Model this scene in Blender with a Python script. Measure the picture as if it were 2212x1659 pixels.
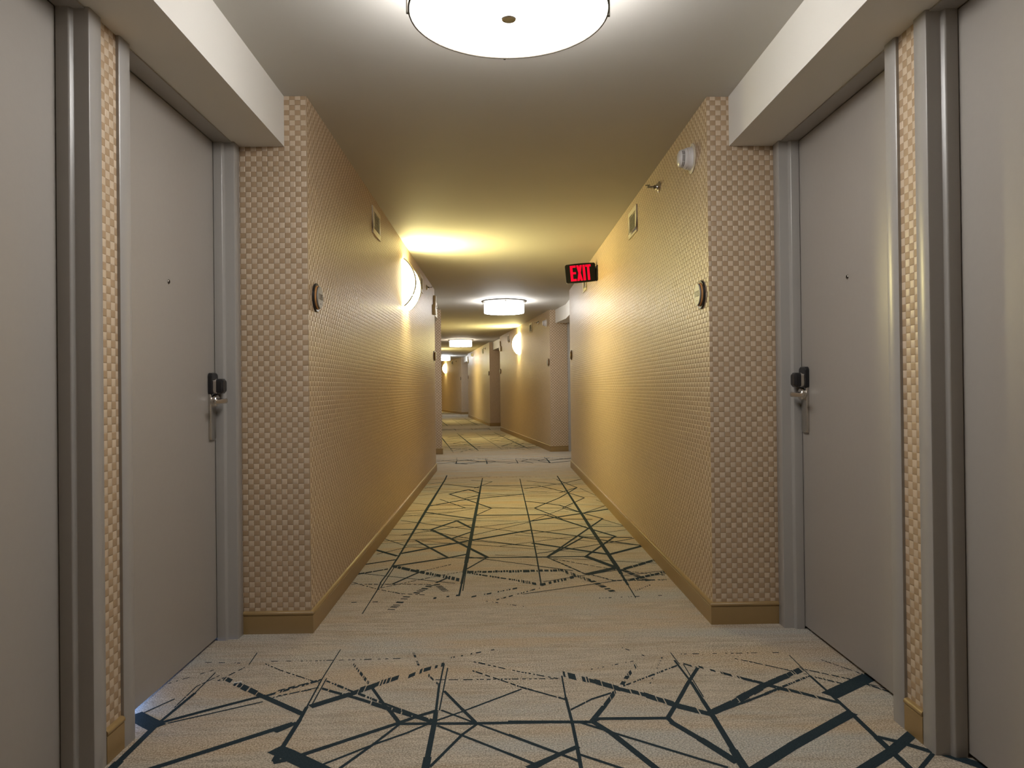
import bpy, bmesh, math, random
from mathutils import Vector, Matrix
from math import sin, cos, pi, radians

# ------------------------------------------------------------------ camera, world, exposure
SC = bpy.context.scene
COL = SC.collection
for _o in list(bpy.data.objects):
    bpy.data.objects.remove(_o)

YAW, PITCH, ROLL = 0.0163, 0.0055, -0.0111
cam = bpy.data.cameras.new('camera')
cam.sensor_fit = 'HORIZONTAL'
cam.sensor_width = 36.0
cam.lens = 1608.5 / 2212 * 36.0
cam.clip_start = 0.05
cam.clip_end = 200
cam_ob = bpy.data.objects.new('camera', cam)
COL.objects.link(cam_ob)
_f = Vector((sin(YAW) * cos(PITCH), cos(YAW) * cos(PITCH), sin(PITCH)))
_r = Vector((cos(YAW), -sin(YAW), 0))
_u = _r.cross(_f)
_rr = _r * cos(ROLL) + _u * sin(ROLL)
_uu = -_r * sin(ROLL) + _u * cos(ROLL)
_M = Matrix((_rr, _uu, -_f)).transposed().to_4x4()
_M.translation = (0, 0, 1.0995)
cam_ob.matrix_world = _M
SC.camera = cam_ob

world = bpy.data.worlds.new('world')
SC.world = world
world.use_nodes = True
world.node_tree.nodes['Background'].inputs[0].default_value = (0.0, 0.0, 0.0, 1)
world.node_tree.nodes['Background'].inputs[1].default_value = 0.0
SC.view_settings.view_transform = 'Standard'
SC.view_settings.look = 'None'
SC.view_settings.gamma = 1
SC.view_settings.use_curve_mapping = False
SC.view_settings.exposure = 0.38
SC.cycles.use_denoising = True
SC.cycles.max_bounces = 10
SC.cycles.diffuse_bounces = 6
SC.cycles.caustics_reflective = False
SC.cycles.caustics_refractive = False
SC.cycles.sample_clamp_indirect = 6

# light strengths (radiance of the lit glass) and colours
LAMP_L = 18.5
SCONCE_L = 78.0
COOL = (1.0, 0.975, 0.95)
WARM = (1.0, 0.86, 0.36)

H = 2.44          # ceiling height
W = 1.84          # corridor width
SOF = 2.21        # underside of the dropped beams
HEAD0, HEAD1, HEAD2 = 0.0, radians(7.4), radians(15.2)

# ------------------------------------------------------------------ materials
def new_mat(name):
    m = bpy.data.materials.new(name)
    m.use_nodes = True
    nt = m.node_tree
    b = nt.nodes['Principled BSDF']
    return m, nt, b

def N(nt, typ, **kw):
    n = nt.nodes.new(typ)
    for k, v in kw.items():
        setattr(n, k, v)
    return n

def math_node(nt, op, a, b=None, clamp=False):
    n = N(nt, 'ShaderNodeMath', operation=op, use_clamp=clamp)
    for i, v in enumerate((a, b)):
        if v is None:
            continue
        if isinstance(v, (int, float)):
            n.inputs[i].default_value = v
        else:
            nt.links.new(v, n.inputs[i])
    return n.outputs[0]

def mix_col(nt, fac, c1, c2, mode='MIX'):
    n = N(nt, 'ShaderNodeMix', data_type='RGBA', blend_type=mode)
    for sock, v in ((n.inputs[0], fac), (n.inputs[6], c1), (n.inputs[7], c2)):
        if isinstance(v, (int, float)):
            sock.default_value = v
        elif isinstance(v, tuple):
            sock.default_value = (*v, 1) if len(v) == 3 else v
        else:
            nt.links.new(v, sock)
    return n.outputs[2]

def simple(name, col, rough=0.5, metal=0.0, spec=0.5, noise=0.0, nscale=300, bump=0.0, emit=None, es=0.0):
    m, nt, b = new_mat(name)
    b.inputs['Base Color'].default_value = (*col, 1)
    b.inputs['Roughness'].default_value = rough
    b.inputs['Metallic'].default_value = metal
    b.inputs['Specular IOR Level'].default_value = spec
    if emit:
        b.inputs['Emission Color'].default_value = (*emit, 1)
        b.inputs['Emission Strength'].default_value = es
    if noise or bump:
        tc = N(nt, 'ShaderNodeTexCoord')
        no = N(nt, 'ShaderNodeTexNoise')
        no.inputs['Scale'].default_value = nscale
        no.inputs['Detail'].default_value = 3
        nt.links.new(tc.outputs['Object'], no.inputs['Vector'])
        if noise:
            c = mix_col(nt, no.outputs['Fac'], tuple(x * (1 - noise) for x in col), tuple(min(1, x * (1 + noise)) for x in col))
            nt.links.new(c, b.inputs['Base Color'])
        if bump:
            bp = N(nt, 'ShaderNodeBump')
            bp.inputs['Strength'].default_value = bump
            bp.inputs['Distance'].default_value = 0.001
            nt.links.new(no.outputs['Fac'], bp.inputs['Height'])
            nt.links.new(bp.outputs[0], b.inputs['Normal'])
    return m

def wallpaper():
    m, nt, b = new_mat('basket_weave_wallpaper')
    uv = N(nt, 'ShaderNodeUVMap')
    uv.uv_map = 'UVMap'
    sep = N(nt, 'ShaderNodeSeparateXYZ')
    nt.links.new(uv.outputs[0], sep.inputs[0])
    u = math_node(nt, 'DIVIDE', sep.outputs[0], 0.0252)
    v = math_node(nt, 'DIVIDE', sep.outputs[1], 0.0233)
    iu, iv = math_node(nt, 'FLOOR', u), math_node(nt, 'FLOOR', v)
    fu, fv = math_node(nt, 'FRACT', u), math_node(nt, 'FRACT', v)
    par = math_node(nt, 'FLOORED_MODULO', math_node(nt, 'ADD', iu, iv), 2.0)
    par = math_node(nt, 'GREATER_THAN', par, 0.5)
    # strap profiles: par=1 strap runs up and down (bulges across u); par=0 runs sideways
    def strap(f):
        a = math_node(nt, 'SUBTRACT', math_node(nt, 'MULTIPLY', f, 2.0), 1.0)
        a = math_node(nt, 'ABSOLUTE', a)
        a = math_node(nt, 'POWER', a, 7.0)
        return math_node(nt, 'SUBTRACT', 1.0, a)
    def dome(f, k):
        a = math_node(nt, 'SUBTRACT', math_node(nt, 'MULTIPLY', f, 2.0), 1.0)
        a = math_node(nt, 'POWER', math_node(nt, 'ABSOLUTE', a), 2.0)
        return math_node(nt, 'MULTIPLY', math_node(nt, 'SUBTRACT', 1.0, a), k)
    hu = math_node(nt, 'ADD', math_node(nt, 'MULTIPLY', strap(fu), 0.62), dome(fv, 0.22))
    hv = math_node(nt, 'ADD', math_node(nt, 'MULTIPLY', strap(fv), 0.38), dome(fu, 0.10))
    mixh = N(nt, 'ShaderNodeMix', data_type='FLOAT')
    nt.links.new(par, mixh.inputs[0]); nt.links.new(hv, mixh.inputs[2]); nt.links.new(hu, mixh.inputs[3])
    # per cell variation
    comb = N(nt, 'ShaderNodeCombineXYZ')
    nt.links.new(iu, comb.inputs[0]); nt.links.new(iv, comb.inputs[1])
    wn = N(nt, 'ShaderNodeTexWhiteNoise', noise_dimensions='2D')
    nt.links.new(comb.outputs[0], wn.inputs[0])
    light = mix_col(nt, wn.outputs[0], (0.545, 0.44, 0.325), (0.61, 0.495, 0.37))
    dark = mix_col(nt, wn.outputs[0], (0.35, 0.243, 0.145), (0.395, 0.277, 0.17))
    col = mix_col(nt, par, dark, light)
    no = N(nt, 'ShaderNodeTexNoise')
    no.inputs['Scale'].default_value = 60
    mp = N(nt, 'ShaderNodeMapping')
    mp.inputs['Scale'].default_value = (1, 8, 1)
    nt.links.new(uv.outputs[0], mp.inputs[0]); nt.links.new(mp.outputs[0], no.inputs['Vector'])
    col = mix_col(nt, math_node(nt, 'MULTIPLY', no.outputs['Fac'], 0.25), col, (0.45, 0.33, 0.21))
    nt.links.new(col, b.inputs['Base Color'])
    b.inputs['Metallic'].default_value = 0.0
    b.inputs['Specular IOR Level'].default_value = 0.5
    rg = N(nt, 'ShaderNodeMix', data_type='FLOAT')
    rg.inputs[2].default_value = 0.50; rg.inputs[3].default_value = 0.36
    nt.links.new(par, rg.inputs[0]); nt.links.new(rg.outputs[0], b.inputs['Roughness'])
    bp = N(nt, 'ShaderNodeBump')
    bp.inputs['Strength'].default_value = 1.0
    bp.inputs['Distance'].default_value = 0.0030
    nt.links.new(mixh.outputs[0], bp.inputs['Height'])
    nt.links.new(bp.outputs[0], b.inputs['Normal'])
    return m

def carpet(name, ink):
    m, nt, b = new_mat(name)
    tc = N(nt, 'ShaderNodeTexCoord')
    def noise(scale, sx, sy, detail=4, rough=0.6, off=0.0):
        mp = N(nt, 'ShaderNodeMapping')
        mp.inputs['Scale'].default_value = (sx, sy, 1)
        mp.inputs['Location'].default_value = (off, off * 1.7, 0)
        n = N(nt, 'ShaderNodeTexNoise')
        n.inputs['Scale'].default_value = scale
        n.inputs['Detail'].default_value = detail
        n.inputs['Roughness'].default_value = rough
        nt.links.new(tc.outputs['Object'], mp.inputs[0]); nt.links.new(mp.outputs[0], n.inputs['Vector'])
        return n.outputs['Fac']
    def ramp(fac, lo, hi):
        r = N(nt, 'ShaderNodeMapRange')
        r.inputs[1].default_value = lo; r.inputs[2].default_value = hi
        nt.links.new(fac, r.inputs[0])
        return r.outputs[0]
    pile = noise(420, 1, 1, 3)
    if ink:
        c = mix_col(nt, ramp(pile, 0.3, 0.7), (0.012, 0.022, 0.030), (0.032, 0.052, 0.064))
    else:
        streak = noise(1.0, 6, 48, 5, 0.7)
        streak2 = noise(1.0, 2.2, 16, 4, 0.6, 17)
        fine = noise(1.0, 70, 260, 3, 0.6, 4)
        grain = noise(190, 1, 1, 2, 0.6, 2)
        big = noise(1.0, 0.9, 3.4, 3, 0.5, 9)
        cold = noise(1.0, 0.8, 4.2, 3, 0.5, 31)
        c = mix_col(nt, ramp(streak, 0.36, 0.64), (0.33, 0.285, 0.225), (0.60, 0.53, 0.43))
        c = mix_col(nt, math_node(nt, 'MULTIPLY', ramp(streak2, 0.50, 0.66), 0.75), c, (0.36, 0.265, 0.165))
        c = mix_col(nt, math_node(nt, 'MULTIPLY', ramp(big, 0.50, 0.66), 0.8), c, (0.52, 0.37, 0.215))
        c = mix_col(nt, math_node(nt, 'MULTIPLY', ramp(cold, 0.50, 0.64), 0.75), c, (0.42, 0.455, 0.45))
        c = mix_col(nt, math_node(nt, 'MULTIPLY', ramp(fine, 0.42, 0.66), 0.5), c, (0.23, 0.18, 0.125))
        c = mix_col(nt, math_node(nt, 'MULTIPLY', ramp(grain, 0.46, 0.66), 0.6), c, (0.74, 0.67, 0.55))
        c = mix_col(nt, math_node(nt, 'MULTIPLY', ramp(grain, 0.52, 0.36), 0.6), c, (0.18, 0.14, 0.10))
    nt.links.new(c, b.inputs['Base Color'])
    b.inputs['Roughness'].default_value = 0.95
    b.inputs['Specular IOR Level'].default_value = 0.15
    b.inputs['Sheen Weight'].default_value = 0.0 if ink else 0.15
    bp = N(nt, 'ShaderNodeBump')
    bp.inputs['Strength'].default_value = 0.6
    bp.inputs['Distance'].default_value = 0.003
    nt.links.new(pile, bp.inputs['Height'])
    nt.links.new(bp.outputs[0], b.inputs['Normal'])
    return m

def glow(name, col, s, face=None):
    m, nt, b = new_mat(name)
    b.inputs['Base Color'].default_value = (0.9, 0.9, 0.88, 1)
    b.inputs['Roughness'].default_value = 0.35
    b.inputs['Emission Color'].default_value = (*col, 1)
    b.inputs['Emission Strength'].default_value = s
    return m

M = {}
M['wallpaper'] = wallpaper()
M['carpet'] = carpet('carpet_ground', False)
M['ink'] = carpet('carpet_navy_lines', True)
M['ceiling'] = simple('ceiling_paint', (0.50, 0.485, 0.45), 0.7, noise=0.03, nscale=2.0, bump=0.15)
M['soffit'] = simple('beam_paint', (0.68, 0.66, 0.615), 0.6, bump=0.15, nscale=180)
M['door'] = simple('door_paint', (0.33, 0.305, 0.275), 0.42, spec=0.5, noise=0.02, nscale=40, bump=0.35)
M['frame'] = simple('frame_paint', (0.33, 0.315, 0.295), 0.30, spec=0.5, noise=0.02, nscale=60, bump=0.05)
M['base'] = simple('baseboard_vinyl', (0.30, 0.20, 0.085), 0.38, spec=0.45, noise=0.05, nscale=30, bump=0.1)
M['chrome'] = simple('satin_nickel', (0.62, 0.59, 0.55), 0.24, 1.0)
M['bronze'] = simple('dark_bronze', (0.05, 0.042, 0.03), 0.45, spec=0.3)
M['dark_nickel'] = simple('dark_nickel', (0.20, 0.18, 0.16), 0.3, 1.0)
M['black'] = simple('black_plastic', (0.012, 0.012, 0.014), 0.22)
M['black_matt'] = simple('black_matt_plastic', (0.008, 0.008, 0.008), 0.6, spec=0.15)
M['void'] = simple('duct_black', (0.01, 0.01, 0.01), 0.9)
M['white'] = simple('white_plastic', (0.62, 0.60, 0.60), 0.35)
M['ivory'] = simple('ivory_enamel', (0.66, 0.61, 0.50), 0.4)
M['gold'] = simple('amber_wood_ring', (0.50, 0.25, 0.09), 0.35, noise=0.1, nscale=80)
M['plaque'] = simple('plaque_metal', (0.31, 0.30, 0.275), 0.45, 0.2)
M['plaque_ink'] = simple('plaque_lettering', (0.10, 0.085, 0.07), 0.5)
M['red'] = simple('exit_red', (0.25, 0.0, 0.01), 0.6, spec=0.1, emit=(1.0, 0.001, 0.03), es=0.66)
M['lint'] = simple('paper_scrap', (0.7, 0.68, 0.62), 0.8)
M['lens'] = simple('clear_lens', (0.75, 0.75, 0.75), 0.1)
M['glassA'] = glow('lamp_glass_neutral', COOL, LAMP_L)
M['glassA2'] = glow('lamp_glass_warm_white', (1.0, 0.86, 0.68), LAMP_L * 0.55)
M['glassA3'] = glow('lamp_glass_cool_white', (0.90, 0.95, 1.0), LAMP_L * 1.2)
M['sconce'] = glow('sconce_glass', WARM, SCONCE_L)
M['sconce_end'] = glow('sconce_end_glass', (1.0, 0.88, 0.6), 4.0)
M['diffA'] = glow('lamp_diffuser_neutral', COOL, LAMP_L * 0.85)
M['diffA2'] = glow('lamp_diffuser_warm_white', (1.0, 0.86, 0.68), LAMP_L * 0.35)
M['diffA3'] = glow('lamp_diffuser_cool_white', (0.90, 0.95, 1.0), LAMP_L * 0.8)

# ------------------------------------------------------------------ mesh helpers
def tag(o, label=None, cat=None, group=None, kind=None):
    if label: o['label'] = label
    if cat: o['category'] = cat
    if group: o['group'] = group
    if kind: o['kind'] = kind
    return o

def obj(name, bm, mats, parent=None, smooth=False, bevel=0.0, seg=2, weld=True):
    if weld:
        bmesh.ops.remove_doubles(bm, verts=bm.verts, dist=1e-6)
    if bevel:
        bmesh.ops.bevel(bm, geom=[e for e in bm.edges if len(e.link_faces) == 2 and e.calc_face_angle(0) > 0.6],
                        offset=bevel, segments=seg, affect='EDGES', profile=0.5, clamp_overlap=True)
    me = bpy.data.meshes.new(name)
    bm.to_mesh(me); bm.free()
    if not isinstance(mats, (list, tuple)): mats = [mats]
    for m in mats: me.materials.append(m)
    if smooth or bevel:
        for p in me.polygons: p.use_smooth = True
        try: me.set_sharp_from_angle(angle=radians(38))
        except Exception: pass
    o = bpy.data.objects.new(name, me)
    COL.objects.link(o)
    if parent: o.parent = parent
    return o

def empty(name, loc, rz=0.0, ry=0.0):
    o = bpy.data.objects.new(name, None)
    o.empty_display_size = 0.05
    o.location = loc; o.rotation_euler = (0, ry, rz)
    COL.objects.link(o)
    return o

def BM(): return bmesh.new()

def box(bm, x0, x1, y0, y1, z0, z1, mi=0):
    v = [bm.verts.new(p) for p in ((x0,y0,z0),(x1,y0,z0),(x1,y1,z0),(x0,y1,z0),(x0,y0,z1),(x1,y0,z1),(x1,y1,z1),(x0,y1,z1))]
    for q in ((0,3,2,1),(4,5,6,7),(0,1,5,4),(1,2,6,5),(2,3,7,6),(3,0,4,7)):
        f = bm.faces.new([v[i] for i in q]); f.material_index = mi
    return v

def lathe(bm, prof, axis='Z', n=40, c=(0,0,0), cap=True):
    """prof: (radius, height along the axis) pairs"""
    rings = []
    for r, h in prof:
        ring = []
        for i in range(n):
            a = 2 * pi * i / n
            p = {'Z': (r*cos(a), r*sin(a), h), 'X': (h, r*cos(a), r*sin(a)), 'Y': (r*sin(a), h, r*cos(a))}[axis]
            ring.append(bm.verts.new((p[0]+c[0], p[1]+c[1], p[2]+c[2])))
        rings.append(ring)
    for a, b in zip(rings, rings[1:]):
        for i in range(n):
            bm.faces.new((a[i], a[(i+1) % n], b[(i+1) % n], b[i]))
    if cap:
        bm.faces.new(list(reversed(rings[0]))); bm.faces.new(rings[-1])
    return rings

def tube(bm, pts, r, n=10, closed=False, cap=True):
    pts = [Vector(p) for p in pts]
    rings = []
    k = len(pts)
    for i, p in enumerate(pts):
        if closed: t = pts[(i+1) % k] - pts[i-1]
        else: t = pts[min(i+1, k-1)] - pts[max(i-1, 0)]
        t.normalize()
        a = Vector((0, 0, 1)) if abs(t.z) < 0.9 else Vector((1, 0, 0))
        u = t.cross(a).normalized(); v = t.cross(u)
        rr = r[i] if isinstance(r, (list, tuple)) else r
        rings.append([bm.verts.new(p + u * rr * cos(2*pi*j/n) + v * rr * sin(2*pi*j/n)) for j in range(n)])
    pairs = list(zip(rings, rings[1:])) + ([(rings[-1], rings[0])] if closed else [])
    for a, b in pairs:
        for j in range(n):
            bm.faces.new((a[j], a[(j+1) % n], b[(j+1) % n], b[j]))
    if cap and not closed:
        bm.faces.new(list(reversed(rings[0]))); bm.faces.new(rings[-1])

def prism(bm, pts, z0, z1, u0=0.0, mi=0):
    """upright prism over a 2D outline, with a metre-true UV running round it"""
    uvl = bm.loops.layers.uv.get('UVMap') or bm.loops.layers.uv.new('UVMap')
    area = sum(a[0]*b[1]-b[0]*a[1] for a, b in zip(pts, pts[1:]+pts[:1]))
    if area < 0: pts = list(reversed(pts))
    lo = [bm.verts.new((x, y, z0)) for x, y in pts]
    hi = [bm.verts.new((x, y, z1)) for x, y in pts]
    n = len(pts); u = u0
    for i in range(n):
        j = (i+1) % n
        d = (Vector(pts[j]) - Vector(pts[i])).length
        f = bm.faces.new((lo[i], lo[j], hi[j], hi[i])); f.material_index = mi
        for l, uvv in zip(f.loops, ((u, z0), (u+d, z0), (u+d, z1), (u, z1))): l[uvl].uv = uvv
        u += d
    for f in (bm.faces.new(list(reversed(lo))), bm.faces.new(hi)):
        f.material_index = mi
        for l in f.loops: l[uvl].uv = (l.vert.co.x, l.vert.co.y)

def copy_tree(o, parent=None):
    c = o.copy(); COL.objects.link(c); c.parent = parent
    for ch in o.children: copy_tree(ch, c)
    return c

# ------------------------------------------------------------------ plan of the corridor
def dirv(t): return Vector((-sin(t), cos(t)))
def nrm(t): return Vector((cos(t), sin(t)))       # towards the right hand wall

class Seg: pass
def seg(theta, Rs, Rl, Ls, Ll):
    s = Seg(); s.t = theta; s.d = dirv(theta); s.n = nrm(theta)
    s.R0 = Vector(Rs); s.R1 = s.R0 + s.d * Rl
    s.L0 = Vector(Ls); s.L1 = s.L0 + s.d * Ll
    return s
S1 = seg(HEAD0, (0.9725, 3.43), 6.82, (-0.8675, 3.40), 6.62)
_r2 = Vector((0.866, 12.78)); _n1 = nrm(HEAD1)
S2 = seg(HEAD1, _r2, 6.64, _r2 - _n1 * 1.86 + dirv(HEAD1) * 0.02, 6.62)
_r3 = Vector((-0.294, 21.60))
S3 = seg(HEAD1, _r3, 7.24, _r3 - _n1 * W, 7.2)
_r4 = Vector((-1.64, 31.87))
S4 = seg(HEAD2, _r4, 6.4, _r4 - nrm(HEAD2) * W + dirv(HEAD2) * 0.1, 6.3)
S0 = seg(HEAD0, (0.9725, -4.2), 5.38, (-0.8675, -4.2), 5.35)
SEGS = [S0, S1, S2, S3, S4]
OFF_WALL, OFF_OUT = 0.315, 0.62       # alcove wall face, outside of the shell (from the corridor wall plane)

def isect(p, d, q, e):
    den = d.x * e.y - d.y * e.x
    if abs(den) < 1e-5: return None
    w = q - p
    return p + d * ((w.x * e.y - w.y * e.x) / den)

class Side: pass
def alcove_side(A, B, sgn):
    """sgn +1 right hand, -1 left hand. Two straight halves meeting at a bend."""
    s = Side(); s.sgn = sgn
    s.a = A.R1 if sgn > 0 else A.L1; s.b = B.R0 if sgn > 0 else B.L0
    s.ta, s.tb = A.t, B.t
    s.na, s.nb = A.n * sgn, B.n * sgn          # outward
    s.da, s.db = A.d, B.d
    def line(off):
        pa, pb = s.a + s.na * off, s.b + s.nb * off
        x = isect(pa, s.da, pb, s.db)
        if x is None or (x - pa).dot(s.da) < 0.6 or (pb - x).dot(s.db) < 0.6: x = (pa + pb) / 2
        return pa, x, pb
    s.line = line
    return s
ALC = []
for A, B in zip(SEGS, SEGS[1:]):
    ALC.append((alcove_side(A, B, -1), alcove_side(A, B, 1)))

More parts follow.
